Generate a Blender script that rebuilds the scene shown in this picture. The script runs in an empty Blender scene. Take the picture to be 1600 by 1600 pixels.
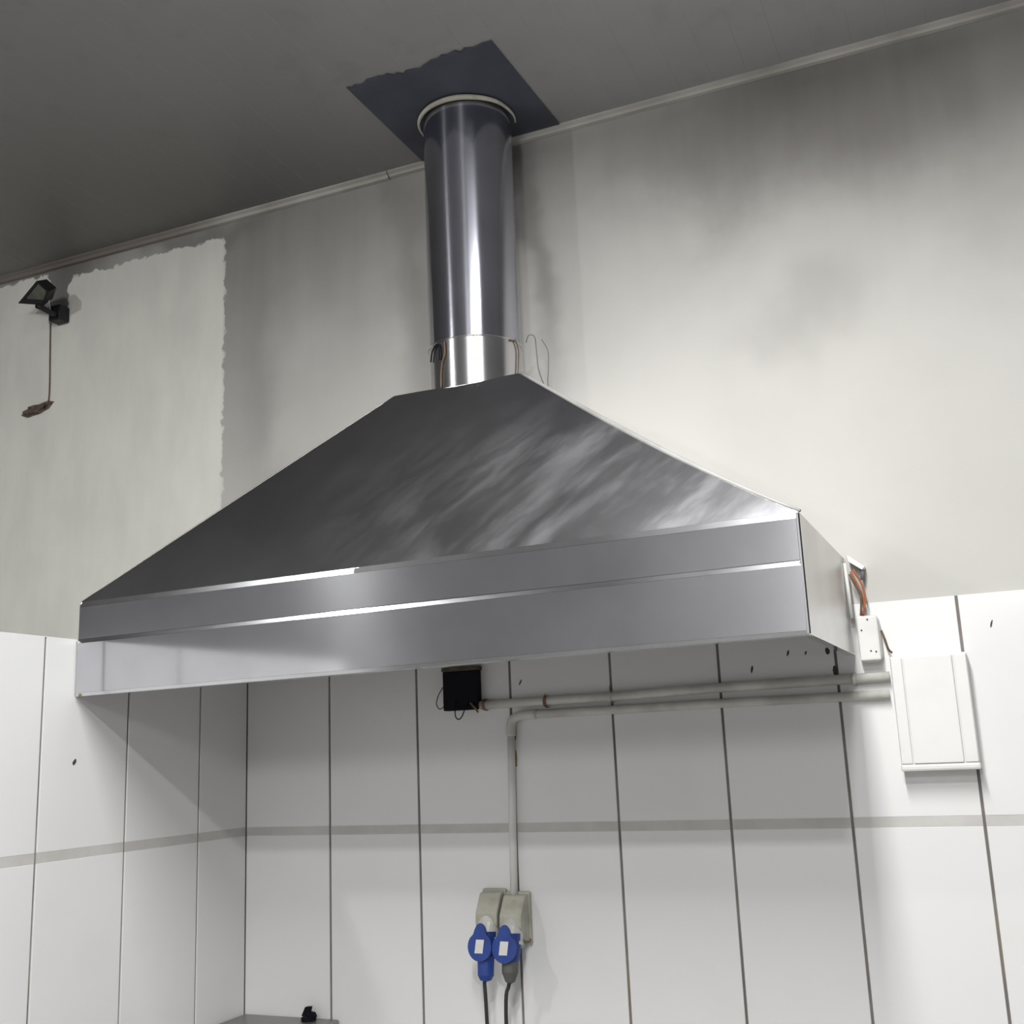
import bpy, bmesh, math, random
from mathutils import Vector, Matrix, noise

random.seed(7)
S = bpy.context.scene
COL = S.collection
Z0 = 1.3                                  # world height of the tile row joint

# ------------------------------------------------------------------ camera
F = 1737.1
YAW, PITCH, ROLL = 0.40029, 0.21425, 0.04183
CAM = Vector((2.1652, -2.9218, 0.1985 + Z0))
def cam_axes():
    ca, sa = math.cos(YAW), math.sin(YAW)
    cb, sb = math.cos(PITCH), math.sin(PITCH)
    cc, sc = math.cos(ROLL), math.sin(ROLL)
    Rz = Matrix(((ca, -sa, 0), (sa, ca, 0), (0, 0, 1)))
    Rp = Matrix(((1, 0, 0), (0, cb, -sb), (0, sb, cb)))
    Rr = Matrix(((cc, 0, sc), (0, 1, 0), (-sc, 0, cc)))
    M = Rz @ Rp @ Rr
    return M.col[0].copy(), M.col[1].copy(), M.col[2].copy()
RIGHT, FWD, UP = cam_axes()
cam_data = bpy.data.cameras.new('camera')
cam_data.sensor_fit = 'HORIZONTAL'
cam_data.sensor_width = 36.0
cam_data.lens = F / 1600.0 * 36.0
cam_data.clip_start = 0.02
cam = bpy.data.objects.new('camera', cam_data)
COL.objects.link(cam)
cam.matrix_world = Matrix(((RIGHT.x, UP.x, -FWD.x, CAM.x), (RIGHT.y, UP.y, -FWD.y, CAM.y),
                           (RIGHT.z, UP.z, -FWD.z, CAM.z), (0, 0, 0, 1)))
S.camera = cam

def ray(px, py):
    return FWD + RIGHT * ((px - 800) / F) - UP * ((py - 800) / F)
def at(px, py, y=0.0):                    # photo pixel -> point at depth y (distance from the back wall)
    d = ray(px, py)
    return CAM + d * ((y - CAM.y) / d.y)
def atx(px, py, x=0.0):
    d = ray(px, py)
    return CAM + d * ((x - CAM.x) / d.x)
def atplane(px, py, P, n):
    d = ray(px, py)
    return CAM + d * ((Vector(P) - CAM).dot(n) / d.dot(n))

# ------------------------------------------------------------------ world, lights, exposure
w = bpy.data.worlds.new('world'); S.world = w
w.use_nodes = True
w.node_tree.nodes['Background'].inputs[0].default_value = (0.5, 0.5, 0.5, 1)
w.node_tree.nodes['Background'].inputs[1].default_value = 0.0
S.view_settings.view_transform = 'Standard'
S.view_settings.look = 'None'
S.view_settings.gamma = 1.0
S.view_settings.use_curve_mapping = False
S.view_settings.exposure = 0.38
CEIL = 2.0729 + Z0

def area(name, loc, sx, sy, power, color):
    l = bpy.data.lights.new(name, 'AREA')
    l.shape = 'RECTANGLE'; l.size = sx; l.size_y = sy
    l.energy = power; l.color = color
    o = bpy.data.objects.new(name, l); COL.objects.link(o)
    o.location = loc
    return o
LIGHT = (1.0, 0.995, 0.985)
PANEL = (1.80, -2.00, 0.15, 1.40)             # x, y, size x, size y of the long ceiling lamp
area('panel_light', (PANEL[0], PANEL[1], CEIL - 0.062), PANEL[2], PANEL[3], 64.0, LIGHT)
SPOTLAMP = (2.05, -3.33, 0.15, 0.13)           # compact lamp to the right of the camera
area('compact_light', (SPOTLAMP[0], SPOTLAMP[1], CEIL - 0.062), SPOTLAMP[2], SPOTLAMP[3], 42.0, LIGHT)
SQUARE = (-0.68, -2.76, 0.10, 0.12)           # small square ceiling lamp
area('square_light', (SQUARE[0], SQUARE[1], CEIL - 0.062), SQUARE[2], SQUARE[3], 8.0, LIGHT)
BULBS = [(2.0, -6.0, Z0 + 1.85, 132.0), (SQUARE[0], SQUARE[1], CEIL - 0.085, 31.0)]
for (lx, ly, lz, pw) in BULBS:
    l = bpy.data.lights.new('bulb_light', 'POINT'); l.energy = pw; l.color = LIGHT; l.shadow_soft_size = 0.05 if pw < 50 else 0.30
    o = bpy.data.objects.new('bulb_light', l); COL.objects.link(o); o.location = (lx, ly, lz)

# ------------------------------------------------------------------ helpers
def link(name, bm, mat, parent=None, smooth=False, kind=None, label=None, cat=None, group=None):
    me = bpy.data.meshes.new(name)
    bmesh.ops.recalc_face_normals(bm, faces=bm.faces)
    bm.to_mesh(me); bm.free()
    if mat is not None: me.materials.append(mat)
    if smooth:
        for p in me.polygons: p.use_smooth = True
    o = bpy.data.objects.new(name, me); COL.objects.link(o)
    if parent is not None: o.parent = parent
    props(o, kind, label, cat, group)
    return o
def props(o, kind=None, label=None, cat=None, group=None):
    if kind: o['kind'] = kind
    if label: o['label'] = label
    if cat: o['category'] = cat
    if group: o['group'] = group
def empty(name, loc=(0, 0, 0), label=None, cat=None, group=None):
    o = bpy.data.objects.new(name, None); COL.objects.link(o)
    o.empty_display_size = 0.05
    props(o, None, label, cat, group)
    o['origin'] = list(loc)
    return o
def settle(o):
    """move an Empty to the base of its thing without moving the parts"""
    loc = Vector(o['origin']); o.location = loc
    for c in o.children: c.location = c.location - loc
    del o['origin']

def box(bm, x0, x1, y0, y1, z0, z1, bevel=0.0, seg=2):
    r = bmesh.ops.create_cube(bm, size=1.0)
    vs = r['verts']
    for v in vs:
        v.co = Vector(((x0 + x1) / 2 + v.co.x * (x1 - x0), (y0 + y1) / 2 + v.co.y * (y1 - y0), (z0 + z1) / 2 + v.co.z * (z1 - z0)))
    if bevel > 0:
        es = list({e for v in vs for e in v.link_edges})
        bmesh.ops.bevel(bm, geom=es, offset=bevel, segments=seg, profile=0.5, affect='EDGES')
    return vs
def new_box(name, x0, x1, y0, y1, z0, z1, mat, parent=None, bevel=0.0, seg=2, **k):
    bm = bmesh.new(); box(bm, x0, x1, y0, y1, z0, z1, bevel, seg)
    return link(name, bm, mat, parent, **k)
def tube(bm, pts, r, seg=10, cap=True):
    """swept tube along a polyline; r is a number or a list"""
    pts = [Vector(p) for p in pts]; n = len(pts)
    rs = r if isinstance(r, (list, tuple)) else [r] * n
    rings = []; ref = None
    for i, p in enumerate(pts):
        t = (pts[min(i + 1, n - 1)] - pts[max(i - 1, 0)]).normalized()
        if ref is None:
            ref = Vector((0, 0, 1)) if abs(t.z) < 0.9 else Vector((1, 0, 0))
        a = (ref - t * ref.dot(t)).normalized(); ref = a
        b = t.cross(a)
        rings.append([bm.verts.new(p + (a * math.cos(2 * math.pi * k / seg) + b * math.sin(2 * math.pi * k / seg)) * rs[i]) for k in range(seg)])
    for i in range(n - 1):
        for k in range(seg):
            bm.faces.new((rings[i][k], rings[i][(k + 1) % seg], rings[i + 1][(k + 1) % seg], rings[i + 1][k]))
    if cap:
        bm.faces.new(rings[0][::-1]); bm.faces.new(rings[-1])
def spline(pts, n=8):
    """Catmull-Rom through points"""
    P = [Vector(p) for p in pts]; P = [P[0] * 2 - P[1]] + P + [P[-1] * 2 - P[-2]]
    out = []
    for i in range(1, len(P) - 2):
        for k in range(n):
            t = k / n; a, b, c, d = P[i - 1], P[i], P[i + 1], P[i + 2]
            out.append(0.5 * ((2 * b) + (c - a) * t + (2 * a - 5 * b + 4 * c - d) * t * t + (3 * b - a - 3 * c + d) * t ** 3))
    out.append(P[-2]); return out
def new_tube(name, pts, r, mat, parent=None, seg=10, **k):
    bm = bmesh.new(); tube(bm, pts, r, seg)
    return link(name, bm, mat, parent, smooth=True, **k)
def sheet(bm, grid, thick, nrm=None):
    """grid of points [row][col] -> closed sheet with thickness going against the normal"""
    R, C = len(grid), len(grid[0])
    def nn(i, j):
        a = Vector(grid[min(i + 1, R - 1)][j]) - Vector(grid[max(i - 1, 0)][j])
        b = Vector(grid[i][min(j + 1, C - 1)]) - Vector(grid[i][max(j - 1, 0)])
        return a.cross(b).normalized()
    f = [[bm.verts.new(grid[i][j]) for j in range(C)] for i in range(R)]
    g = [[bm.verts.new(Vector(grid[i][j]) - (nrm if nrm is not None else nn(i, j)) * thick) for j in range(C)] for i in range(R)]
    for i in range(R - 1):
        for j in range(C - 1):
            bm.faces.new((f[i][j], f[i][j + 1], f[i + 1][j + 1], f[i + 1][j]))
            bm.faces.new((g[i][j], g[i + 1][j], g[i + 1][j + 1], g[i][j + 1]))
    for j in range(C - 1):
        bm.faces.new((f[0][j], g[0][j], g[0][j + 1], f[0][j + 1]))
        bm.faces.new((f[R - 1][j], f[R - 1][j + 1], g[R - 1][j + 1], g[R - 1][j]))
    for i in range(R - 1):
        bm.faces.new((f[i][0], f[i + 1][0], g[i + 1][0], g[i][0]))
        bm.faces.new((f[i][C - 1], g[i][C - 1], g[i + 1][C - 1], f[i + 1][C - 1]))
def prism(bm, poly, vec):
    a = [bm.verts.new(Vector(p)) for p in poly]
    b = [bm.verts.new(Vector(p) + Vector(vec)) for p in poly]
    n = len(poly)
    bm.faces.new(a); bm.faces.new(b[::-1])
    for i in range(n):
        bm.faces.new((a[i], b[i], b[(i + 1) % n], a[(i + 1) % n]))
def lathe(bm, prof, origin, axis, seg=24):
    """profile of (radius, along) about an axis"""
    ax = Vector(axis).normalized()
    ref = Vector((1, 0, 0)) if abs(ax.x) < 0.9 else Vector((0, 0, 1))
    a = (ref - ax * ref.dot(ax)).normalized(); b = ax.cross(a)
    o = Vector(origin); rings = []
    for r, h in prof:
        rings.append([bm.verts.new(o + ax * h + (a * math.cos(2 * math.pi * k / seg) + b * math.sin(2 * math.pi * k / seg)) * max(r, 1e-5)) for k in range(seg)])
    for i in range(len(prof) - 1):
        for k in range(seg):
            bm.faces.new((rings[i][k], rings[i][(k + 1) % seg], rings[i + 1][(k + 1) % seg], rings[i + 1][k]))
    bm.faces.new(rings[0][::-1]); bm.faces.new(rings[-1])

# ------------------------------------------------------------------ materials
class NT:
    def __init__(s, name):
        s.m = bpy.data.materials.new(name); s.m.use_nodes = True
        s.t = s.m.node_tree; s.b = s.t.nodes['Principled BSDF']
        s.pos = None
    def n(s, typ, **k):
        nd = s.t.nodes.new(typ)
        for a, v in k.items(): setattr(nd, a, v)
        return nd
    def l(s, a, b): s.t.links.new(a, b)
    def set(s, **k):
        for a, v in k.items():
            a = {'color': 'Base Color', 'rough': 'Roughness', 'metal': 'Metallic', 'spec': 'Specular IOR Level', 'coat': 'Coat Weight', 'trans': 'Transmission Weight', 'aniso': 'Anisotropic'}.get(a, a)
            s.b.inputs[a].default_value = (*v, 1) if isinstance(v, tuple) and len(v) == 3 else v
        return s
    def P(s):
        if s.pos is None:
            g = s.n('ShaderNodeNewGeometry'); sp = s.n('ShaderNodeSeparateXYZ'); s.l(g.outputs['Position'], sp.inputs[0])
            s.pos = g.outputs['Position']; s.xyz = sp.outputs
        return s.pos
    def math(s, op, a, b=None, c=None, clamp=False):
        nd = s.n('ShaderNodeMath', operation=op, use_clamp=clamp)
        for i, v in enumerate((a, b, c)):
            if v is None: continue
            if isinstance(v, (int, float)): nd.inputs[i].default_value = v
            else: s.l(v, nd.inputs[i])
        return nd.outputs[0]
    def noise(s, scale, detail=3.0, rough=0.55, stretch=None, rot=None, loc=None, dist=0.0):
        s.P(); vec = s.pos
        if rot is not None:
            mr = s.n('ShaderNodeVectorRotate', rotation_type='EULER_XYZ'); mr.inputs['Rotation'].default_value = rot
            s.l(vec, mr.inputs['Vector']); vec = mr.outputs[0]
        if stretch or loc:
            mp = s.n('ShaderNodeMapping')
            if stretch: mp.inputs['Scale'].default_value = stretch
            if loc: mp.inputs['Location'].default_value = loc
            s.l(vec, mp.inputs['Vector']); vec = mp.outputs[0]
        nd = s.n('ShaderNodeTexNoise'); nd.inputs['Scale'].default_value = scale
        nd.inputs['Detail'].default_value = detail; nd.inputs['Roughness'].default_value = rough
        nd.inputs['Distortion'].default_value = dist
        s.l(vec, nd.inputs['Vector']); return nd.outputs[0]
    def ramp(s, v, lo, hi, smooth=True):
        nd = s.n('ShaderNodeMapRange', interpolation_type='SMOOTHSTEP' if smooth else 'LINEAR', clamp=True)
        if isinstance(v, (int, float)): nd.inputs[0].default_value = v
        else: s.l(v, nd.inputs[0])
        for i, q in ((1, lo), (2, hi)):
            if isinstance(q, (int, float)): nd.inputs[i].default_value = q
            else: s.l(q, nd.inputs[i])
        return nd.outputs[0]
    def mix(s, f, a, b):
        nd = s.n('ShaderNodeMix', data_type='RGBA')
        for i, v in ((0, f), (6, a), (7, b)):
            if isinstance(v, (int, float)): nd.inputs[i].default_value = v
            elif isinstance(v, tuple): nd.inputs[i].default_value = (*v, 1) if len(v) == 3 else v
            else: s.l(v, nd.inputs[i])
        return nd.outputs[2]
    def bump(s, h, strength=0.2, dist=0.01):
        nd = s.n('ShaderNodeBump'); nd.inputs['Strength'].default_value = strength; nd.inputs['Distance'].default_value = dist
        s.l(h, nd.inputs['Height']); s.l(nd.outputs[0], s.b.inputs['Normal'])
    def to(s, sock, name='Base Color'): s.l(sock, s.b.inputs[name])
def plain(name, color, rough=0.5, metal=0.0, var=0.12, scale=18.0, **k):
    t = NT(name).set(rough=rough, metal=metal, **k)
    dark = tuple(c * (1 - var) for c in color)
    t.to(t.mix(t.ramp(t.noise(scale), 0.35, 0.7), color, dark)); return t.m

# glazed white wall tile
def make_tile():
    t = NT('white_glazed_tile').set(rough=0.22, spec=0.45)
    t.P()
    c = t.mix(t.ramp(t.noise(1.6, 3), 0.35, 0.75), (0.80, 0.80, 0.795), (0.78, 0.778, 0.772))
    # greasy yellow-grey film around the conduits
    c = t.mix(t.math('MULTIPLY', t.ramp(t.noise(4.0, 4), 0.5, 0.75), 0.07), c, (0.60, 0.58, 0.50))
    t.to(c)
    return t.m
M_TILE = make_tile()
def make_strip():
    t = NT('grey_joint_strip').set(rough=0.55)
    t.to(t.mix(t.ramp(t.noise(7.0, 4), 0.35, 0.7), (0.60, 0.59, 0.57), (0.52, 0.50, 0.48))); return t.m
M_STRIP = make_strip()
def make_grout():
    t = NT('dark_grout').set(rough=0.9)
    c = t.mix(t.ramp(t.noise(5.0, 4), 0.35, 0.7), (0.16, 0.145, 0.135), (0.26, 0.24, 0.225))
    c = t.mix(t.ramp(t.noise(2.2, 3, loc=(4.1, 0, 0.7)), 0.58, 0.72), c, (0.30, 0.24, 0.13)); t.to(c); return t.m
M_GROUT = make_grout()

# sooty painted plaster, a duct shadow put into the colour, two repainted patches
def make_plaster():
    t = NT('sooty_cream_plaster').set(rough=0.85)
    t.P(); X, Y, Z = t.xyz
    base = t.mix(t.ramp(t.noise(1.3, 4), 0.3, 0.75), (0.59, 0.58, 0.55), (0.53, 0.52, 0.49))
    # wobble the coordinates so nothing has a ruler edge
    wob = t.math('MULTIPLY', t.math('SUBTRACT', t.noise(1.7, 4), 0.5), 0.5)
    wob2 = t.math('MULTIPLY', t.math('SUBTRACT', t.noise(2.3, 4, loc=(3.3, 1.0, 5.0)), 0.5), 0.5)
    xs = t.math('ADD', X, wob); zs = t.math('ADD', Z, wob2)
    soot_shade = None
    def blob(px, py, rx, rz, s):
        nonlocal soot_shade
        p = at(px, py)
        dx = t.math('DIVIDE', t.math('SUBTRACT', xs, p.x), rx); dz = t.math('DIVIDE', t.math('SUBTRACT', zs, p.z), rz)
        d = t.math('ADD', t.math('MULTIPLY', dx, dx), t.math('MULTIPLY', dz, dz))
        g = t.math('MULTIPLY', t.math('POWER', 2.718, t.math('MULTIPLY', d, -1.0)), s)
        soot_shade = g if soot_shade is None else t.math('ADD', soot_shade, g)
    for a in SOOT_SHADE: blob(*a)
    # greasy rise towards the ceiling
    soot_shade = t.math('ADD', soot_shade, t.math('MULTIPLY', t.ramp(zs, Z0 + 1.25, Z0 + 2.25), 0.55))
    streak = t.noise(3.0, 4, stretch=(3.0, 1, 0.35))
    soot_shade = t.math('MULTIPLY', soot_shade, t.math('ADD', 0.65, t.math('MULTIPLY', streak, 0.7)))
    soot_shade = t.math('SUBTRACT', 1.0, t.math('POWER', 2.718, t.math('MULTIPLY', soot_shade, -0.95)))
    col = t.mix(t.math('MULTIPLY', soot_shade, 0.93), base, (0.105, 0.095, 0.09))
    # fresh paint patches, left of the hood
    paint = t.mix(t.ramp(t.noise(4.0, 4, stretch=(2.2, 1, 0.8)), 0.3, 0.75), (0.84, 0.835, 0.77), (0.76, 0.755, 0.70))
    ez = t.math('MULTIPLY', t.math('SUBTRACT', t.noise(22.0, 3), 0.5), 0.06)
    ex = t.math('MULTIPLY', t.math('SUBTRACT', t.noise(26.0, 4, loc=(1, 2, 3)), 0.5), 0.06)
    xe = t.math('ADD', X, ex); ze = t.math('ADD', Z, ez)
    def inside(x0, x1, z1, cr):
        # rounded rectangle, open downwards
        cx, hx = (x0 + x1) / 2, (x1 - x0) / 2 - cr
        qx = t.math('MAXIMUM', t.math('SUBTRACT', t.math('ABSOLUTE', t.math('SUBTRACT', xe, cx)), hx), 0.0)
        qz = t.math('MAXIMUM', t.math('SUBTRACT', ze, z1 - cr), 0.0)
        d = t.math('SQRT', t.math('ADD', t.math('MULTIPLY', qx, qx), t.math('MULTIPLY', qz, qz)))
        return t.ramp(d, cr + 0.004, cr - 0.004)
    p1 = at(350, 374); p2 = at(108, 410); p3 = at(78, 428)
    m1 = inside(p2.x, p1.x + 0.003, p1.z + 0.012, 0.03)
    m2 = inside(-3.4, p3.x, p3.z + 0.0, 0.03)
    # below the lamp the two patches run together
    low = t.math('MULTIPLY', t.ramp(Z, at(90, 505).z + 0.015, at(90, 505).z - 0.015), t.ramp(xe, p1.x + 0.005, p1.x - 0.003))
    m = t.math('MAXIMUM', t.math('MAXIMUM', m1, m2), low)
    m = t.math('MULTIPLY', m, t.ramp(X, p1.x + 0.03, p1.x - 0.01))
    grime = t.ramp(t.noise(1.1, 4, loc=(7, 0, 2)), 0.35, 0.8)
    paint = t.mix(t.math('MULTIPLY', grime, 0.15), paint, (0.42, 0.40, 0.37))
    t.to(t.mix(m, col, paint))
    t.bump(t.noise(40.0, 4), 0.12, 0.004)
    return t.m
SOOT_SHADE = [(93, 450, 0.13, 0.16, 1.3), (190, 388, 0.7, 0.05, 0.9), # photo pixel of the centre on the wall, radii in metres, strength
    (1270, 150, 0.42, 0.22, 0.80), (1560, 80, 0.5, 0.25, 0.5), (1120, 240, 0.3, 0.16, 0.45), (1540, 260, 0.35, 0.3, 0.40),
    (1240, 480, 0.16, 0.10, 0.30), (370, 520, 0.16, 0.55, 0.42), (410, 620, 0.07, 0.35, 0.30), (480, 380, 0.32, 0.25, 0.40),
    (640, 420, 0.07, 0.5, 0.45), (826, 330, 0.045, 0.45, 0.9), (600, 520, 0.3, 0.4, 0.08), (900, 500, 0.25, 0.25, 0.12)]  # narrow strip right of the duct is its cast shadow, painted in
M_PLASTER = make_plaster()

def make_ceiling():
    t = NT('dirty_grey_ceiling_plank').set(rough=0.42, spec=0.35)
    t.P(); X, Y, Z = t.xyz
    c = t.mix(t.ramp(t.noise(1.0, 4), 0.3, 0.75), (0.42, 0.42, 0.425), (0.33, 0.325, 0.323))
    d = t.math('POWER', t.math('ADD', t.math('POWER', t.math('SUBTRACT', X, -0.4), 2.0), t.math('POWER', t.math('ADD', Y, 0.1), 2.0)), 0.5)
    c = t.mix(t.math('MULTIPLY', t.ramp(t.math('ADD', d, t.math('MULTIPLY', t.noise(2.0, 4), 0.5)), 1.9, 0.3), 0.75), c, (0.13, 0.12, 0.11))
    c = t.mix(t.math('MULTIPLY', t.ramp(t.noise(9, 3), 0.55, 0.75), 0.12), c, (0.12, 0.115, 0.11))
    t.to(c); return t.m
M_CEIL = make_ceiling()
M_CEILGAP = plain('pale_plank_tongue', (0.42, 0.42, 0.42), 0.6)
def make_cornice():
    t = NT('grimy_cornice_plastic').set(rough=0.5); t.P()
    c = t.mix(t.ramp(t.noise(3.0), 0.35, 0.7), (0.56, 0.54, 0.50), (0.38, 0.36, 0.33))
    sooty = t.ramp(t.math('ADD', t.xyz[0], t.math('MULTIPLY', t.noise(2.5), 0.6)), 0.45, -0.35)
    t.to(t.mix(t.math('MULTIPLY', sooty, 0.75), c, (0.12, 0.09, 0.08))); return t.m
M_CORNICE = make_cornice()
M_FLOOR = plain('grey_floor_tile', (0.27, 0.266, 0.26), 0.4, var=0.25, scale=4)
M_ROOM = plain('room_wall_paint', (0.36, 0.36, 0.36), 0.7, var=0.2, scale=2)
M_DIM = plain('dim_room_wall_paint', (0.22, 0.22, 0.23), 0.7, var=0.2, scale=2)

def make_steel(name, rough, smear=0.0, tint=(0.60, 0.61, 0.63), brush=None, aniso=0.0, metal=1.0, rvar=0.10, glow=0.0):
    t = NT(name).set(metal=metal)
    t.P()
    if aniso:      # brushed along x: reflections smear up and down
        t.set(aniso=aniso)
        cv = t.n('ShaderNodeCombineXYZ'); cv.inputs[2].default_value = 1.0; t.to(cv.outputs[0], 'Tangent')
    cloud = t.ramp(t.noise(3.0, 4), 0.3, 0.75)
    c = t.mix(cloud, tint, tuple(q * 0.82 for q in tint))
    r = t.math('ADD', rough, t.math('MULTIPLY', t.noise(5.0, 3), rvar))
    if smear:
        st = t.noise(3.6, 5, 0.6, stretch=(1.0, 1.0, 3.2), rot=(0, math.radians(42), 0), dist=0.2)
        big = t.noise(1.15, 3, loc=(2.2, 0.4, 1.1))
        X = t.xyz[0]; Zz = t.xyz[2]
        where = t.math('MULTIPLY', t.ramp(X, 0.5, 1.3), t.ramp(Zz, Z0 + 1.12, Z0 + 0.90))
        m = t.math('MULTIPLY', t.math('MULTIPLY', t.ramp(st, 0.36, 0.76), t.ramp(big, 0.25, 0.6)), where)
        m = t.math('MULTIPLY', m, smear, clamp=True)
        c = t.mix(m, c, (0.36, 0.365, 0.38))
        t.to(t.math('SUBTRACT', 1.0, t.math('MULTIPLY', m, 0.75)), 'Metallic')
        r = t.math('ADD', r, t.math('MULTIPLY', m, 0.6))
    t.to(c); t.to(r, 'Roughness')
    if glow:       # fine horizontal brushing: a second lobe that smears lamps up and down
        g = t.n('ShaderNodeBsdfAnisotropic'); g.inputs['Roughness'].default_value = 0.30; g.inputs['Anisotropy'].default_value = 0.6
        cv = t.n('ShaderNodeCombineXYZ'); cv.inputs[0].default_value = 1.0
        t.l(cv.outputs[0], g.inputs['Tangent']); t.l(c, g.inputs['Color'])
        mx = t.n('ShaderNodeMixShader'); mx.inputs[0].default_value = glow
        t.l(t.b.outputs[0], mx.inputs[1]); t.l(g.outputs[0], mx.inputs[2])
        t.l(mx.outputs[0], t.t.nodes['Material Output'].inputs['Surface'])
    if brush:
        t.bump(t.noise(30.0, 3, stretch=brush), 0.05, 0.002)
    return t.m
M_SLOPE = make_steel('smeared_hood_steel', 0.278, 0.18, (0.46, 0.46, 0.48), rvar=0.03)
M_STEEL = make_steel('hood_band_steel', 0.07, 0.0, (0.62, 0.625, 0.655), metal=0.90, rvar=0.07, glow=0.26)
M_HEM = make_steel('bright_folded_steel', 0.13, 0.0, (0.74, 0.75, 0.77))
M_SEAM = plain('pale_seam_metal', (0.40, 0.40, 0.39), 0.6, 0.2, var=0.2, scale=12)
M_SIDE = make_steel('hood_side_steel', 0.28, 0.0, (0.74, 0.73, 0.72))
M_DUCT = make_steel('polished_duct_steel', 0.09, 0.0, (0.52, 0.53, 0.60), aniso=0.6, glow=0.22)
M_SLEEVE = make_steel('duct_sleeve_steel', 0.20, 0.0, (0.66, 0.66, 0.68), aniso=0.8)
M_PLATE = plain('blue_grey_sheet_steel', (0.105, 0.113, 0.15), 0.55, 0.25, var=0.25, scale=4)
M_RING = plain('yellowed_sealant', (0.68, 0.65, 0.54), 0.6, var=0.3, scale=20)
M_WHITE = plain('white_plastic', (0.80, 0.80, 0.78), 0.35, var=0.05, scale=8)
M_WHITE2 = plain('off_white_plastic', (0.78, 0.775, 0.74), 0.4, var=0.08, scale=14)
M_CONDUIT = plain('grimy_white_conduit', (0.68, 0.67, 0.62), 0.4, var=0.25, scale=9)
M_RUST = plain('rusty_clip', (0.26, 0.15, 0.07), 0.75, var=0.5, scale=60)
M_BLACK = plain('black_plastic', (0.005, 0.005, 0.010), 0.75, var=0.2, spec=0.2)
M_DARK = plain('dark_lamp_metal', (0.018, 0.019, 0.024), 0.5, 0.2, var=0.3)
M_GLASS = plain('dull_lamp_glass', (0.17, 0.17, 0.14), 0.25, var=0.3)
M_ORANGE = plain('orange_wire', (0.42, 0.13, 0.05), 0.5, var=0.3, scale=40)
M_BROWN = plain('brown_wire', (0.16, 0.10, 0.06), 0.6, var=0.3, scale=40)
M_GREYWIRE = plain('grey_wire', (0.16, 0.17, 0.19), 0.5)
M_BLUE = plain('blue_plastic', (0.02, 0.06, 0.29), 0.45, var=0.25, scale=25)
M_BARREL = plain('pale_grey_plastic', (0.60, 0.60, 0.56), 0.4, var=0.2, scale=20)
M_SOCKET = plain('aged_grey_plastic', (0.46, 0.45, 0.38), 0.5, var=0.3, scale=14)
M_GLAND = plain('dark_grey_rubber', (0.10, 0.105, 0.10), 0.6)
M_CABLE = plain('black_cable', (0.03, 0.028, 0.028), 0.5)
M_LABELW = plain('white_sticker', (0.72, 0.72, 0.70), 0.5, var=0.08, scale=40)
M_MORTAR = plain('brown_crumbled_mortar', (0.17, 0.125, 0.10), 0.9, var=0.5, scale=60)
M_TABLE = make_steel('worktop_steel', 0.4, 0.0, (0.40, 0.39, 0.38))
M_MARK = plain('dark_speck', (0.07, 0.06, 0.055), 0.9)
M_STAINR = plain('rust_run', (0.36, 0.26, 0.12), 0.8, var=0.4, scale=50)

# ------------------------------------------------------------------ the room
RX0, RX1, RY0 = -3.4, 4.4, -7.2
new_box('floor', RX0, RX1, RY0, 0.2, -0.1, 0.0, M_FLOOR, kind='structure', label='grey tiled kitchen floor below the picture')
new_box('wall_right', RX1, RX1 + 0.1, RY0, 0.2, 0, CEIL + 0.1, M_DIM, kind='structure', label='painted wall at the right end of the room')
new_box('wall_front', RX0, RX1, RY0 - 0.1, RY0, 0, CEIL + 0.1, M_ROOM, kind='structure', label='painted wall behind the camera')
new_box('wall_far_left', RX0 - 0.1, RX0, RY0, 0.2, 0, CEIL + 0.1, M_DIM, kind='structure', label='dim wall beyond the tiled half wall')
for nm, a in (('dado_2', (RX0, RX1, RY0, RY0 + .01)),):
    new_box('tile_dado', *a, 0, 1.834, M_TILE, bpy.data.objects['wall_right' if nm == 'dado_1' else 'wall_front'])
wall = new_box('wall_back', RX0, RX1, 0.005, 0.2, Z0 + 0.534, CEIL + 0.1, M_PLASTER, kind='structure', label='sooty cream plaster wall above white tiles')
TOP = Z0 + 0.5339
TF = 0.0065                      # tile thickness
new_box('grout_bed', RX0, RX1, 0.004, 0.2, 0, TOP, M_GROUT, wall)
ceil = new_box('ceiling', RX0, RX1, RY0, 0.2, CEIL + 0.0006, CEIL + 0.1, M_CEILGAP, kind='structure', label='dirty grey plank ceiling')
PL = 0.0966
bm = bmesh.new(); box(bm, -PL / 2 + 0.0006, PL / 2 - 0.0006, RY0, 0.004, CEIL, CEIL + 0.003, 0.0006, 1)
first = link('ceiling_plank', bm, M_CEIL, ceil)
k0 = math.ceil((RX0 + 0.06 - 0.565) / PL); k1 = int((RX1 - 0.06 - 0.565) / PL)
first.location.x = 0.565 + (k0 + 0.5) * PL
for k in range(k0 + 1, k1):
    o = first.copy(); COL.objects.link(o); o.parent = ceil; o.location.x = 0.565 + (k + 0.5) * PL

# cornice in two lengths, a step where they meet
xj = at(609, 272).x
def cornice(name, x0, x1, dz):
    prof = [(0.004, 0.0), (-0.022, 0.0), (-0.022, -0.005), (-0.012, -0.010), (-0.008, -0.019 + dz), (0.004, -0.021 + dz)]
    bm = bmesh.new(); prism(bm, [(x0, y, CEIL + z) for y, z in prof], (x1 - x0, 0, 0))
    return link(name, bm, M_CORNICE, None, kind='structure')
props(cornice('trim_1', RX0 + 0.01, xj - 0.002, 0), label='sooty cornice strip left of the duct')
props(cornice('trim_2', xj + 0.002, RX1 - 0.01, 0.003), label='pale cornice strip right of the duct')

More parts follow.
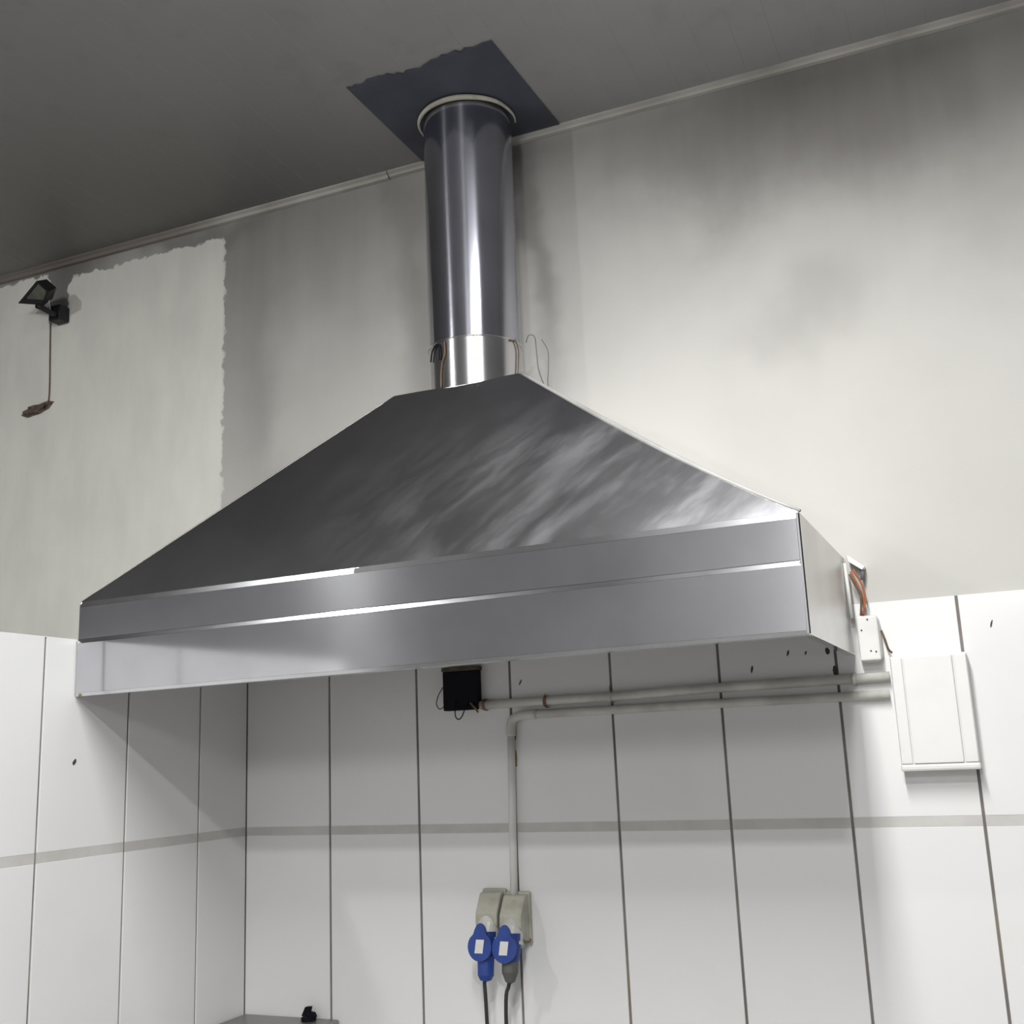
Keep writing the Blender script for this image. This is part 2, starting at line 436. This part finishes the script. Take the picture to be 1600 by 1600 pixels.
# tiles of the back wall
JV, JH, W = 0.0068, 0.024, 0.300
ROWS = [(Z0 + JH / 2, TOP), (Z0 - 0.60 + JH / 2, Z0 - JH / 2), (Z0 - 1.20 + JH / 2, Z0 - 0.60 - JH / 2)]
mesh_cache = {}
def tile(name, parent, wdt, hgt, thick, mat, bev=0.0012):
    key = (name, round(wdt, 4), round(hgt, 4))
    if key not in mesh_cache:
        bm = bmesh.new(); box(bm, -wdt / 2, wdt / 2, 0, thick, -hgt / 2, hgt / 2, bev, 1)
        o = link(name, bm, mat, parent); mesh_cache[key] = o.data
    else:
        o = bpy.data.objects.new(name, mesh_cache[key]); COL.objects.link(o); o.parent = parent
    return o
def tile_run(parent, spans, place):
    for (a, b) in spans:
        for (z0, z1) in ROWS:
            o = tile('tile', parent, b - a - JV, z1 - z0, TF, M_TILE)
            place(o, (a + b) / 2, (z0 + z1) / 2, 0.0)
        for zc in (Z0, Z0 - 0.6):
            o = tile('joint_strip', parent, b - a - JV, JH + 0.0004, TF, M_STRIP, 0.0002)
            place(o, (a + b) / 2, zc, 0.0009)
def on_back(o, s, z, d): o.location = (s, d + (random.uniform(0, 0.0006) if d == 0 else 0), z)
tile_run(wall, [(-0.003, W)] + [(i * W, (i + 1) * W) for i in range(1, 14)], on_back)
bm = bmesh.new(); box(bm, RX0, -0.13, 0.0, 0.006, 0, TOP)
link('tile_behind', bm, M_TILE, wall)

# tiled half wall
HW = 0.125; HY = -2.1
half = new_box('wall_left', -HW, -TF + 0.002, HY, 0.002, 0, TOP - 0.002, M_GROUT, kind='structure', label='white tiled half wall at the left end of the hood')
def on_left(o, s, z, d):
    o.rotation_euler.z = math.pi / 2            # front face (-y) turns to +x
    o.location = (-d - (random.uniform(0, 0.0006) if d == 0 else 0), -s, z)
B = 0.2256
tile_run(half, [(-0.001, B)] + [(B + i * W, B + (i + 1) * W) for i in range(6)], on_left)
new_box('capping', -HW - 0.004, -0.001, HY, 0.0, TOP - 0.002, TOP + 0.0, M_TILE, half)
new_box('far_face', -HW - 0.006, -HW, HY, 0.0, 0, TOP - 0.002, M_TILE, half)

# small dark specks and drips on tiles and ceiling
def speck(px, py, wd, ht, lean=0.0, left=False, name='speck', mat=None):
    bm = bmesh.new()
    p = atx(px, py) if left else at(px, py)
    n = 8; vs = []
    for k in range(n):
        a = 2 * math.pi * k / n; r = random.uniform(0.7, 1.1)
        u = math.cos(a) * wd / 2 * r; v = math.sin(a) * ht / 2 * r; u += v * lean
        vs.append((0.0, p.y + u, p.z + v) if left else (p.x + u, 0.0002, p.z + v))
    prism(bm, vs, (0.0008, 0, 0) if left else (0, -0.001, 0))
    link(name, bm, mat or M_MARK, half if left else wall)
for a in [(1175, 1046, .006, .022, .2), (1231, 1021, .006, .016, .3), (1259, 1020, .005, .014, .3), (1305, 1047, .012, .028, 0), (1293, 1018, .014, .02, 0),
          (1549, 974, .005, .022, .3), (813, 1066, .005, .016, .5)]: speck(*a)
speck(116, 1191, .012, .02, .4, left=True)
for a in [(805, 1145, .010, .055, 0), (806, 1185, .008, .06, 0), (953, 1075, .005, .02, 0), (852, 1092, .010, .03, 0), (955, 1092, .01, .02, 0)]:
    speck(*a, name='rust_stain', mat=M_STAINR)

# ------------------------------------------------------------------ hood
hood = empty('range_hood', (0.92, -0.36, Z0 + 0.39), 'large pyramid-shaped stainless steel extractor hood under the round duct', 'range hood')
HX0, HX1, YF, TH = 0.003, 1.846, -0.72, 0.0016
ZB, ZM, ZT, ZTOP = Z0 + 0.389, Z0 + 0.5325, Z0 + 0.6305, Z0 + 1.178
TX0, TX1, TY = 0.736, 1.108, -0.34
YB = -0.003
def tilt(x): return 0.0069 * x
def lerp(a, b, t): return a + (b - a) * t
def hip_r(t): return lerp(HX1, TX1, t) - 0.030 * math.sin(math.pi * t ** 0.75) * (1 - 0.2 * t)
def hip_l(t): return lerp(HX0, TX0, t) - 0.004 * math.sin(math.pi * t)
def slope_pt(u, t):
    x = lerp(hip_l(t), hip_r(t), u); y = lerp(YF + 0.004, TY, t)
    z = lerp(ZT + tilt(lerp(HX0, HX1, u)), ZTOP, t)
    y -= 0.006 * math.sin(math.pi * u) * math.sin(math.pi * t)
    if t > 0.93: z -= 0.008 * math.exp(-((x - 0.95) / 0.07) ** 2) * (t - 0.93) / 0.07
    return (x, y, z)
N, MM = 16, 24
bm = bmesh.new()
sheet(bm, [[slope_pt(j / MM, i / N) for j in range(MM + 1)] for i in range(N + 1)], TH)
link('front_slope', bm, M_SLOPE, hood, smooth=False, label='dark sloping front sheet with wiped grease smears')
# side slopes from each hip back to the wall
for side in (0, 1):
    g = []
    for i in range(N + 1):
        t = i / N; a = Vector(slope_pt(side, t)); b = Vector((a.x, YB, a.z + (0.006 if side else 0)))
        a = a + Vector((0.0017 if side else -0.0017, 0, 0)) * 0
        row = [a.lerp(b, k / 4) for k in range(5)]
        g.append(row if side else row[::-1])
    bm = bmesh.new(); sheet(bm, g, TH)
    link('side_slope', bm, M_SIDE, hood)
    # folded hip seam
    pts = [Vector(slope_pt(side, i / N)) + Vector(((0.004 if side else -0.002), 0.004, 0.003)) for i in range(N + 1)]
    rr = 0.0075 if side else 0.0025
    bm = bmesh.new(); tube(bm, pts, [rr * (0.35 + 0.65 * math.sin(math.pi * min(1, max(0, i / N * 0.92 + 0.05)))) for i in range(N + 1)], 8)
    link('hip_seam', bm, M_SEAM if side else M_SLOPE, hood, smooth=True)
new_box('top_plate', TX0, TX1, TY, YB, ZTOP - 0.004, ZTOP - 0.002, M_SIDE, hood)
# front bands: (y, z) profiles swept along x
def band(name, x0, x1, prof, mat, parent=hood, label=None, cols=10):
    bm = bmesh.new()
    sheet(bm, [[(lerp(x0, x1, j / cols), y, z + tilt(lerp(x0, x1, j / cols))) for j in range(cols + 1)] for (y, z) in prof], TH)
    return link(name, bm, mat, parent, label=label)
XS = 0.841
HEM = 0.0135
for (x0, x1, dy, lean) in ((HX0, XS, 0.0, 0.23), (XS - 0.012, HX1, -0.0012, 0.33)):
    ub = band('upper_band', x0, x1, [(YF + dy, ZM + 0.002), (YF + dy, ZT - HEM)], M_STEEL)
    band('hem', x0, x1, [(YF + dy, ZT - HEM), (YF + dy + HEM * lean, ZT - 0.0008), (YF + dy + 0.010, ZT + 0.0015)], M_HEM, ub)
LY = YF - 0.004
lb = band('lower_band', HX0, HX1, [(LY + 0.001, ZB + 0.007), (LY, ZM - 0.010)], M_STEEL)
band('ledge', HX0, HX1, [(LY, ZM - 0.010), (LY + 0.0022, ZM - 0.0008), (YF + 0.001, ZM + 0.0022)], M_HEM, lb)
band('bottom_hem', HX0, HX1, [(LY + 0.02, ZB - 0.001), (LY + 0.0025, ZB), (LY + 0.001, ZB + 0.007)], M_HEM, lb)
# end panels
for side in (0, 1):
    x = HX1 - 0.0005 if side else HX0 + 0.001
    dz = tilt(x); zlow = ZB if side else ZB + 0.085
    bm = bmesh.new()
    ys = [YF, YF * 0.66, YF * 0.33, YB]
    g = [[(x + (0.003 * math.sin(math.pi * j / 3) if side else 0), ys[j], z + dz + (0.006 * j / 3 if side else 0)) for j in range(4)] for z in (zlow, lerp(zlow, ZT, .5), ZT)]
    sheet(bm, g if not side else [r for r in g], TH, Vector((1, 0, 0)) if side else Vector((-1, 0, 0)))
    sp = link('end_panel', bm, M_SIDE, hood)
    if side:   # front corner fold, bottom return
        bm = bmesh.new(); box(bm, HX1 - 0.004, HX1 + 0.0015, YF - 0.0055, YF + 0.010, ZB + dz, ZT + dz - 0.002, 0.001, 1)
        link('corner_fold', bm, M_STEEL, sp)
        bm = bmesh.new(); sheet(bm, [[(HX1 + 0.001, YF, ZB + dz), (HX1 + 0.003, YB, ZB + dz + 0.004)], [(HX1 - 0.02, YF, ZB + dz + 0.002), (HX1 - 0.02, YB, ZB + dz + 0.006)]], TH)
        link('bottom_return', bm, M_HEM, sp)
# rust at the seam ends
def rust_on_hood(px, py, wd, ht):
    p = at(px, py, LY - 0.0015)
    bm = bmesh.new(); n = 8
    prism(bm, [(p.x + math.cos(k * math.pi / 4) * wd / 2 * random.uniform(.7, 1.1), LY - 0.0006, p.z + math.sin(k * math.pi / 4) * ht / 2 * random.uniform(.7, 1.1)) for k in range(n)], (0, 0.003, 0))
    link('rust_spot', bm, M_STAINR, lb)
rust_on_hood(1232, 887, .004, .016); rust_on_hood(1250, 885, .003, .02); rust_on_hood(124, 1086, .010, .008); rust_on_hood(120, 1004, .005, .007)
settle(hood)

# ------------------------------------------------------------------ duct
DX, DY, DR = 0.905, -0.165, 0.1325
duct = empty('exhaust_duct', (DX, DY, ZTOP), 'shiny round steel exhaust duct rising from hood to ceiling', 'duct')
ZS = at(745, 520, DY - DR).z
bm = bmesh.new()
seg = 72
def cyl(bm, r, z0, z1, rows, wob):
    rings = []
    for i in range(rows + 1):
        z = lerp(z0, z1, i / rows); ring = []
        for k in range(seg):
            a = 2 * math.pi * k / seg
            q = r + wob * noise.noise(Vector((math.cos(a) * 1.5, math.sin(a) * 1.5, z * 2.5)))
            ring.append(bm.verts.new((DX + math.cos(a) * q, DY + math.sin(a) * q, z)))
        rings.append(ring)
    for i in range(rows):
        for k in range(seg):
            bm.faces.new((rings[i][k], rings[i][(k + 1) % seg], rings[i + 1][(k + 1) % seg], rings[i + 1][k]))
cyl(bm, DR, ZS - 0.02, CEIL - 0.0052, 24, 0.0005)
link('pipe', bm, M_DUCT, duct, smooth=True)
bm = bmesh.new(); cyl(bm, DR + 0.0022, ZTOP - 0.0012, ZS, 6, 0.0006)
sl = link('sleeve', bm, M_SLEEVE, duct, smooth=True)
bm = bmesh.new()
pts = [(DX + math.cos(2 * math.pi * k / 48) * (DR + 0.0035), DY + math.sin(2 * math.pi * k / 48) * (DR + 0.0035), ZS) for k in range(49)]
tube(bm, pts, 0.0022, 8, cap=False); link('sleeve_bead', bm, M_SLEEVE, sl, smooth=True)
# sealant ring where the pipe meets the ceiling plate, thick at the front, thin at the sides
bm = bmesh.new()
A0, A1 = math.radians(178), math.radians(382)
pts, rr = [], []
for k in range(49):
    a = lerp(A0, A1, k / 48); f = (k / 48)
    q = DR + 0.013 + 0.003 * noise.noise(Vector((a * 2, 0, 0)))
    pts.append((DX + math.cos(a) * q, DY + math.sin(a) * q, CEIL - 0.0135))
    rr.append(0.0075 * (0.35 + 0.65 * math.sin(math.pi * min(max(f, 0.02), 0.98)) ** 1.3))
tube(bm, pts, rr, 10); link('sealant_ring', bm, M_RING, duct, smooth=True, label='yellowed sealant ring under the ceiling plate')

plate_pts = []
fl, fr, br, bl = (0.675, -0.479), (1.132, -0.486), (1.150, -0.026), (0.679, -0.026)
nj = 34
for i in range(nj + 1):
    t = i / nj
    jag = 0 if i in (0, nj) else random.uniform(-0.007, 0.010) + (0.012 if 0.3 < t < 0.55 else 0)
    plate_pts.append((lerp(fl[0], fr[0], t), lerp(fl[1], fr[1], t) + jag, CEIL - 0.0045))
plate_pts += [(*br, CEIL - 0.0045), (*bl, CEIL - 0.0045)]
bm = bmesh.new(); prism(bm, plate_pts, (0, 0, 0.003))
link('duct_cover_plate', bm, M_PLATE, label='square blue-grey sheet plate on the ceiling around the duct', cat='plate')

# tie wires at the foot of the duct
def wire(name, pix, y, r, mat, label, cat='wire', n=6, parent=None, group=None):
    pts = spline([at(px, py, yy) for (px, py, yy) in [(q[0], q[1], q[2] if len(q) > 2 else y) for q in pix]], n)
    return new_tube(name, pts, r, mat, parent, 8, label=label, cat=cat, group=group)
def on_duct(px, py, R=DR + 0.0065):
    d = ray(px, py); ox, oy = CAM.x - DX, CAM.y - DY
    a = d.x * d.x + d.y * d.y; b = ox * d.x + oy * d.y; c = ox * ox + oy * oy - R * R
    q = b * b - a * c
    t = (-b - math.sqrt(q)) / a if q > 0 else -b / a
    return CAM + d * t
def duct_wire(pix, r, mat, label):
    return new_tube('tie_wire', spline([on_duct(*p) for p in pix], 6), r, mat, duct, 8, label=label)
wire('tie_wire', [(846, 530, -.10), (856, 548, -.09), (857, 575, -.09), (856, 598, -.10), (860, 617, -.14)], -.1, .0014, M_GREYWIRE, 'outermost thin grey wire right of the duct foot', None, parent=duct)
wire('tie_wire', [(822, 535, -.135), (826, 524, -.14), (835, 526, -.13), (838, 545, -.12), (841, 575, -.13), (848, 596, -.15), (856, 613, -.18)], -.1, .0016, M_GREYWIRE, 'looped grey wire beside the right edge of the duct foot', None, parent=duct)
duct_wire([(798, 531), (806, 534), (810, 548), (810, 568), (809, 588)], .0020, M_BROWN, 'brown wire with a coppery end on the right of the duct')
duct_wire([(673, 566), (676, 548), (684, 538), (687, 550), (687, 562)], .0022, M_BLACK, 'black hooked wire on the left edge of the duct')
duct_wire([(694, 534), (695, 552), (691, 566), (689, 585), (689, 606)], .0022, M_BROWN, 'brown wire hanging on the left front of the duct foot')
duct_wire([(738, 523), (745, 526), (746, 545), (745, 575), (744, 597)], .0012, plain('yellowed_wire', (0.55, 0.42, 0.12), 0.5), 'thin yellowish wire down the bright front of the duct')
settle(duct)

# ------------------------------------------------------------------ floodlight at the left
fl_ = empty('floodlight', at(88, 494, 0.0), 'small dark floodlight tilted up on the plaster wall', 'lamp')
nrm = Vector((-0.30, -0.72, -0.62)).normalized()
Pc = at(54, 462, -0.13)
cor = [atplane(px, py, Pc, nrm) for px, py in ((28, 474), (57, 439), (76, 456), (69, 477))]
cen = sum(cor, Vector()) / 4
def ring_quad(bm, outer, inner, back, depth):
    n = 4
    o = [bm.verts.new(p) for p in outer]; i = [bm.verts.new(p) for p in inner]
    ii = [bm.verts.new(p - nrm * 0.006) for p in inner]
    b = [bm.verts.new(p - nrm * depth) for p in back]
    for k in range(4):
        k2 = (k + 1) % 4
        bm.faces.new((o[k], o[k2], i[k2], i[k])); bm.faces.new((i[k], i[k2], ii[k2], ii[k])); bm.faces.new((o[k2], o[k], b[k], b[k2]))
    bm.faces.new(b); bm.faces.new(ii[::-1])
bm = bmesh.new()
c_in = cen + (cor[1] - cen) * 0.10 + (cor[2] - cen) * 0.10
ring_quad(bm, cor, [c_in + (p - cen) * 0.70 for p in cor], [cen + (p - cen) * 0.8 for p in cor], 0.045)
link('housing', bm, M_DARK, fl_)
bm = bmesh.new(); prism(bm, [c_in + (p - cen) * 0.69 - nrm * 0.003 for p in cor], -nrm * 0.002)
link('lamp_glass', bm, M_GLASS, fl_)
new_tube('bracket', [at(58, 478, -.135), at(66, 481, -.11), at(76, 487, -.085), at(90, 492, -.04)], [.010, .011, .010, .010], M_DARK, fl_, 8)
m0, m1 = at(84, 482, -.02), at(101, 501, -.02)
new_box('mount_box', m0.x, m1.x, -0.045, 0.004, m1.z, m0.z, M_DARK, fl_, 0.006)
new_tube('lamp_cord', spline([at(76, 457, -.11), at(76.5, 470, -.10), at(78, 480, -.06), at(80, 488, -.04)], 5), .0022, M_WHITE2, fl_, 6)
settle(fl_)

wire('hanging_wire', [(79, 503, .002), (78.5, 522, .001), (78, 560, .001), (77.5, 600, .001), (76, 624, 0), (72, 634, -.008)], 0, .0024, M_BROWN, 'thin brown wire hanging below the floodlight')
# crumbled mortar stub
bm = bmesh.new()
a, b = at(36, 645), at(81, 633)
bmesh.ops.create_icosphere(bm, subdivisions=3, radius=1.0)
cx = (a + b) / 2
for v in bm.verts:
    d = v.co.copy(); k = 1 + 0.55 * noise.noise(d * 2.3 + Vector((3, 1, 4))) + 0.25 * noise.noise(d * 6)
    e = Vector((abs(d.x) ** 0.7 * (1 if d.x > 0 else -1), d.y, abs(d.z) ** 0.8 * (1 if d.z > 0 else -1)))
    v.co = Vector((cx.x + e.x * k * 0.064, 0.004 + min(0.0, e.y * k * 0.018), cx.z + e.z * k * 0.017 + e.x * 0.010))
link('mortar_stub', bm, M_MORTAR, label='brown crumbled mortar stub at the end of the hanging wire', cat='mortar', smooth=False)

# ------------------------------------------------------------------ black junction box
p0, p1 = at(691, 1046, -.03), at(747, 1108, -.03)
jb = empty('junction_box', (p0.x, 0, p1.z), 'open black electrical box with loose wires under the hood', 'electrical box')
bm = bmesh.new()
box(bm, p0.x, p1.x, -0.032, -0.0005, p1.z, p0.z - 0.006, 0.004, 2)
bx_ = link('box_body', bm, M_BLACK, jb)
new_box('box_rim', p0.x - 0.001, p1.x + 0.003, -0.036, -0.0005, p0.z - 0.008, p0.z + 0.004, plain('dusty_rim', (0.13, 0.10, 0.06), 0.8, var=0.5, scale=40), jb, 0.002)
new_tube('loose_wire', spline([at(712, 1092, -.036), at(711, 1108, -.045), at(712, 1120, -.045), at(717, 1124, -.045), at(722, 1119, -.045), at(727, 1106, -.036), at(732, 1096, -.034)], 6), .0017, M_BLACK, jb, 8)
new_tube('loose_wire', spline([at(692, 1074, -.034), at(685, 1087, -.04), at(682, 1100, -.04), at(687, 1108, -.038), at(694, 1104, -.034)], 6), .0013, M_BLACK, jb, 8)
new_tube('loose_wire', spline([at(735, 1098, -.034), at(742, 1106, -.042), at(747, 1113, -.042)], 6), .003, M_RUST, jb, 8)
settle(jb)

# ------------------------------------------------------------------ conduits
def cpt(px, py): return at(px, py, -0.0145)
CR = 0.0125
up = empty('conduit', cpt(1060, 1078), 'upper white conduit pipe from black box to white box', 'conduit', 'conduits under the hood')
new_tube('pipe', [cpt(749, 1102), cpt(950, 1089), cpt(1117, 1075), cpt(1390, 1057)], CR, M_CONDUIT, up, 14)
def clip(px, py, parent, mat=M_RUST):
    p = cpt(px, py); bm = bmesh.new()
    prof = [(-0.0002, -CR - 0.003)] + [(-0.0145 - math.cos(a) * (CR + 0.0012), math.sin(a) * (CR + 0.0012)) for a in [math.radians(q) for q in range(-80, 81, 20)]] + [(-0.0002, CR + 0.003)]
    g = [[(p.x + dx, y, p.z + z) for dx in (-0.004, 0.004)] for y, z in prof]
    sheet(bm, g, 0.0012); link('pipe_clip', bm, mat, parent)
clip(757, 1101, up); clip(853, 1096, up); clip(953, 1089, up, M_CONDUIT); clip(1335, 1061, up, M_CONDUIT)
settle(up)
lo = empty('conduit', cpt(1060, 1100), 'lower white conduit pipe that bends down to the sockets', 'conduit', 'conduits under the hood')
pts = [cpt(1390, 1085), cpt(1117, 1099.5), cpt(950, 1109.5), cpt(838, 1116)]
elbow = spline([cpt(838, 1116), cpt(812, 1118.5), cpt(802, 1124), cpt(798.5, 1134), cpt(798.5, 1150)], 5)
new_tube('pipe', pts, CR * 0.92, M_CONDUIT, lo, 14)
new_tube('elbow', elbow, CR * 1.06, M_CONDUIT, lo, 14)
new_tube('pipe', [cpt(798.5, 1149), cpt(801, 1290), cpt(803.5, 1404)], CR * 0.85, M_WHITE2, lo, 14)
settle(lo)

# ------------------------------------------------------------------ white boxes at the right end
q0, q1 = at(1333, 962, -.045), at(1381, 1034, -.045)
wb = empty('junction_box', (q0.x, 0, q1.z), 'small rounded white junction box beside the right end of hood', 'electrical box')
bm = bmesh.new(); box(bm, q0.x + 0.004, q1.x - 0.002, -0.042, -0.0006, q1.z + 0.002, q0.z, 0.017, 4)
link('box_body', bm, M_WHITE2, wb, smooth=False)
bm = bmesh.new(); box(bm, q0.x + 0.0065, q1.x - 0.0045, -0.047, -0.040, q1.z + 0.005, q0.z - 0.003, 0.004, 2)
lid = link('lid', bm, M_WHITE2, wb)
for px, py in ((1355, 968), (1346, 985), (1361, 1017), (1369, 1018)):
    p = at(px, py, -.0475); bm = bmesh.new(); lathe(bm, [(0.0022, 0), (0.0022, 0.0012)], (p.x, -0.0468, p.z), (0, -1, 0), 8); link('hole', bm, M_MARK, lid)
for i, pp in enumerate(([(1329, 893), (1340, 915), (1349, 938), (1349, 962)], [(1333, 890), (1346, 912), (1352, 936), (1347, 962)], [(1327, 897), (1335, 912), (1345, 930), (1345, 962)])):
    new_tube('wire', spline([at(px, py, -.03 - .006 * i) for px, py in pp], 6), .0026, (M_ORANGE, M_ORANGE, M_BROWN)[i], wb, 8)
new_tube('wire', spline([at(1377, 985, -.02), at(1383, 1000, -.022), at(1388, 1014, -.02), at(1394, 1020, -.016)], 6), .0026, M_BROWN, wb, 8)
settle(wb)
# white trunking and tube above it
tr = empty('cable_trunking', at(1330, 890, 0), 'short white trunking piece and tube above the small white box', 'trunking')
a, b = at(1322, 869, -.030), at(1349, 887, -.030)
bm = bmesh.new()
dirv = (b - a).normalized(); upv = Vector((dirv.z * -1, 0, dirv.x)).normalized()
prism(bm, [a + upv * .004 + Vector((.0, 0, 0)), b + upv * .004, b - upv * .006, a + dirv * .012 - upv * .008], (0, 0.034, 0))
link('trunking', bm, M_WHITE, tr)
new_tube('tube', [at(1319, 880, -.04), at(1325, 922, -.04), at(1331, 966, -.04)], .0055, M_WHITE2, tr, 10)
new_tube('end_cap', [at(1345, 884, -.02), at(1348, 896, -.02), at(1347, 906, -.02)], .0045, M_GREYWIRE, tr, 8)
settle(tr)
# large white cover box
c0, c1 = at(1387, 1026, -.055), at(1513, 1026, -.055)
c2 = at(1411, 1205, -.055)
cx0, cx1 = (c0.x + c2.x) / 2, (c1.x + at(1531, 1203, -.055).x) / 2
cb = empty('cover_box', (cx0, 0, c2.z), 'large white plastic cover box on tiles right of the hood', 'electrical box')
bm = bmesh.new(); box(bm, cx0, cx1, -0.050, -0.0006, c2.z, c0.z, 0.005, 2); link('box_body', bm, M_WHITE, cb)
g0 = at(1409, 1030, -.055).x; g1 = at(1488, 1030, -.055).x
zt, zb = c0.z - 0.004, c2.z + 0.016
bm = bmesh.new(); box(bm, g0 + .0012, g1 - .0012, -0.0575, -0.047, zb, zt, 0.0025, 2); link('cover_panel', bm, M_WHITE, cb)
for (xa, xb) in ((cx0 + .002, g0 - .0012), (g1 + .0012, cx1 - .002)):
    bm = bmesh.new(); box(bm, xa, xb, -0.056, -0.047, zb, zt, 0.0025, 2); link('cover_strip', bm, M_WHITE, cb)
bm = bmesh.new(); box(bm, cx0 - .001, cx1 + .001, -0.058, -0.02, c2.z - .001, zb - .001, 0.005, 2); link('bottom_lip', bm, M_WHITE2, cb)
settle(cb)

# ------------------------------------------------------------------ sockets and plugs
def socket(px, py, label):
    p = at(px, py, 0); s = empty('wall_socket', (p.x, 0, p.z), label, 'socket', 'industrial sockets')
    X, Zc = p.x, p.z
    bm = bmesh.new(); box(bm, X - .036, X + .036, -0.014, -0.0006, Zc - .068, Zc + .068, 0.005, 2); link('back_plate', bm, M_SOCKET, s)
    bm = bmesh.new()
    prof = [(-.012, .062), (-.038, .060), (-.070, .012), (-.072, -.018), (-.045, -.052), (-.012, -.060)]
    prism(bm, [(X - .032, y, Zc + z) for y, z in prof], (.064, 0, 0))
    bmesh.ops.bevel(bm, geom=list(bm.edges), offset=.004, segments=2, profile=.5, affect='EDGES')
    link('socket_body', bm, M_SOCKET, s)
    bm = bmesh.new(); ax = Vector((0, -.38, -.92)).normalized()
    lathe(bm, [(.026, -.02), (.031, .0), (.031, .034), (.034, .036), (.034, .044), (.028, .045)], (X, -.052, Zc - .020), ax, 24)
    link('barrel', bm, M_BARREL, s)
    for sx, sz in ((-.030, -.048), (.030, -.056)):
        bm = bmesh.new(); lathe(bm, [(.006, 0), (.006, .003), (.003, .004)], (X + sx, -.0138, Zc + sz), (0, -1, 0), 10); link('screw', bm, M_RUST, s)
    settle(s); return X, Zc
def plug(px, py, label, blue_tail, cab):
    c = at(px, py, -.112); X, Zc = c.x, c.z
    s = empty('plug', (X, -.1, Zc - .1), label, 'plug', 'blue plugs')
    n = Vector((-0.05, -.96, .12)).normalized(); u = Vector((0, .12, .99)).normalized(); r = n.cross(u) * -1
    # lid: round with a hinge neck on top
    bm = bmesh.new(); poly = []
    for k in range(32):
        a = 2 * math.pi * k / 32; x, y = math.sin(a) * .035, math.cos(a) * .037
        if y > .024: y = .024 + (y - .024) * 2.6; x *= .8
        poly.append(c + r * x + u * y)
    prism(bm, poly, n * -.008)
    lid = link('lid', bm, M_BLUE, s)
    bm = bmesh.new(); prism(bm, [c + n * .0004 + r * x + u * y for x, y in ((-.014, -.017), (.010, -.017), (.014, .017), (-.010, .017))], n * .0006)
    link('label_square', bm, M_LABELW, lid)
    bm = bmesh.new(); ax = Vector((0.02, -.14, -.99)).normalized()
    o = c + Vector((.004, .034, .012))
    lathe(bm, [(.028, -.02), (.029, .02), (.026, .042), (.021, .052)], o, ax, 24); link('plug_body', bm, M_BLUE, s)
    bm = bmesh.new(); lathe(bm, [(.022, .05), (.022, .075), (.013, .098), (.006, .102)] if not blue_tail else [(.0225, .05), (.0215, .088), (.015, .100), (.006, .103)], o, ax, 20)
    link('cable_gland', bm, M_BLUE if blue_tail else M_GLAND, s)
    e = o + ax * .1
    pts = spline([e] + [at(a, b, -.085) for a, b in cab] + [Vector((cab_end(cab), -.06, 0.32)), Vector((cab_end(cab) - .02, -.06, 0.012))], 8)
    new_tube('cable', pts, .0052, M_CABLE, s, 8)
    settle(s)
def cab_end(cab): return at(cab[-1][0], cab[-1][1], -.08).x
socket(776, 1428, 'left one of the two aged grey industrial wall sockets')
socket(813, 1433, 'right one of the two aged grey wall sockets, below the conduit')
plug(749, 1479, 'left blue plug with white square and blue tail', True, [(757, 1535), (761, 1598)])
plug(787, 1482, 'right blue plug with white square and dark grey tail', False, [(795, 1540), (791, 1598)])

# ------------------------------------------------------------------ steel table in the corner
ZTAB = Z0 - 0.52
tb = empty('steel_table', (0.17, -0.3, 0), 'narrow grey steel worktop in the corner below the hood', 'table')
new_box('table_top', 0.004, 0.331, -0.55, -0.003, ZTAB - 0.035, ZTAB, M_TABLE, tb, 0.006)
for sx in (0.03, 0.305):
    for sy in (-0.52, -0.03): new_box('leg', sx - .015, sx + .015, sy - .015, sy + .015, 0, ZTAB - 0.034, M_TABLE, tb, 0.002)
new_box('shelf', 0.02, 0.315, -0.53, -0.02, 0.18, 0.20, M_TABLE, tb)
settle(tb)
k = at(482, 1592, -.03)
kn = empty('tap_knob', (k.x, -.03, ZTAB), 'small black knob on the steel worktop', 'knob')
bm = bmesh.new(); lathe(bm, [(.022, 0), (.022, .008), (.012, .014), (.012, .022), (.008, .024)], (k.x + .004, -.035, ZTAB), (0, 0, 1), 16); link('base', bm, M_BLACK, kn)
bm = bmesh.new(); prism(bm, [(k.x - .016, -.030, ZTAB + .012), (k.x + .030, -.030, ZTAB + .010), (k.x + .024, -.030, ZTAB + .022), (k.x + .010, -.030, ZTAB + .024), (k.x + .014, -.030, ZTAB + .038), (k.x - .004, -.030, ZTAB + .036)], (0, -.012, 0)); link('lever', bm, M_BLACK, kn)
settle(kn)

# ------------------------------------------------------------------ lamps, above and behind the camera
for (lx, ly, sx, sy), lab in ((PANEL, 'long white ceiling lamp above the camera'), (SPOTLAMP, 'compact ceiling lamp to the right of the camera'), (SQUARE, 'small square ceiling lamp beyond the tiled half wall')):
    L = empty('ceiling_lamp', (lx, ly, CEIL), lab, 'lamp')
    new_box('housing', lx - sx / 2 - .02, lx + sx / 2 + .02, ly - sy / 2 - .02, ly + sy / 2 + .02, CEIL - 0.058, CEIL, M_WHITE, L, 0.004)
    settle(L)
for (lx, ly, lz, pw), lab in zip(BULBS[:1], ('bare bulb hanging at the back of the room',)):
    L = empty('hanging_bulb', (lx, ly, CEIL), lab, 'lamp')
    new_tube('cord', [(lx, ly, CEIL), (lx, ly, lz + 0.10)], .004, M_CABLE, L, 8)
    bm = bmesh.new(); lathe(bm, [(.012, 0), (.02, -.004), (.02, -.045)], (lx, ly, lz + 0.105), (0, 0, 1), 16); link('lamp_holder', bm, M_WHITE, L)
    settle(L)
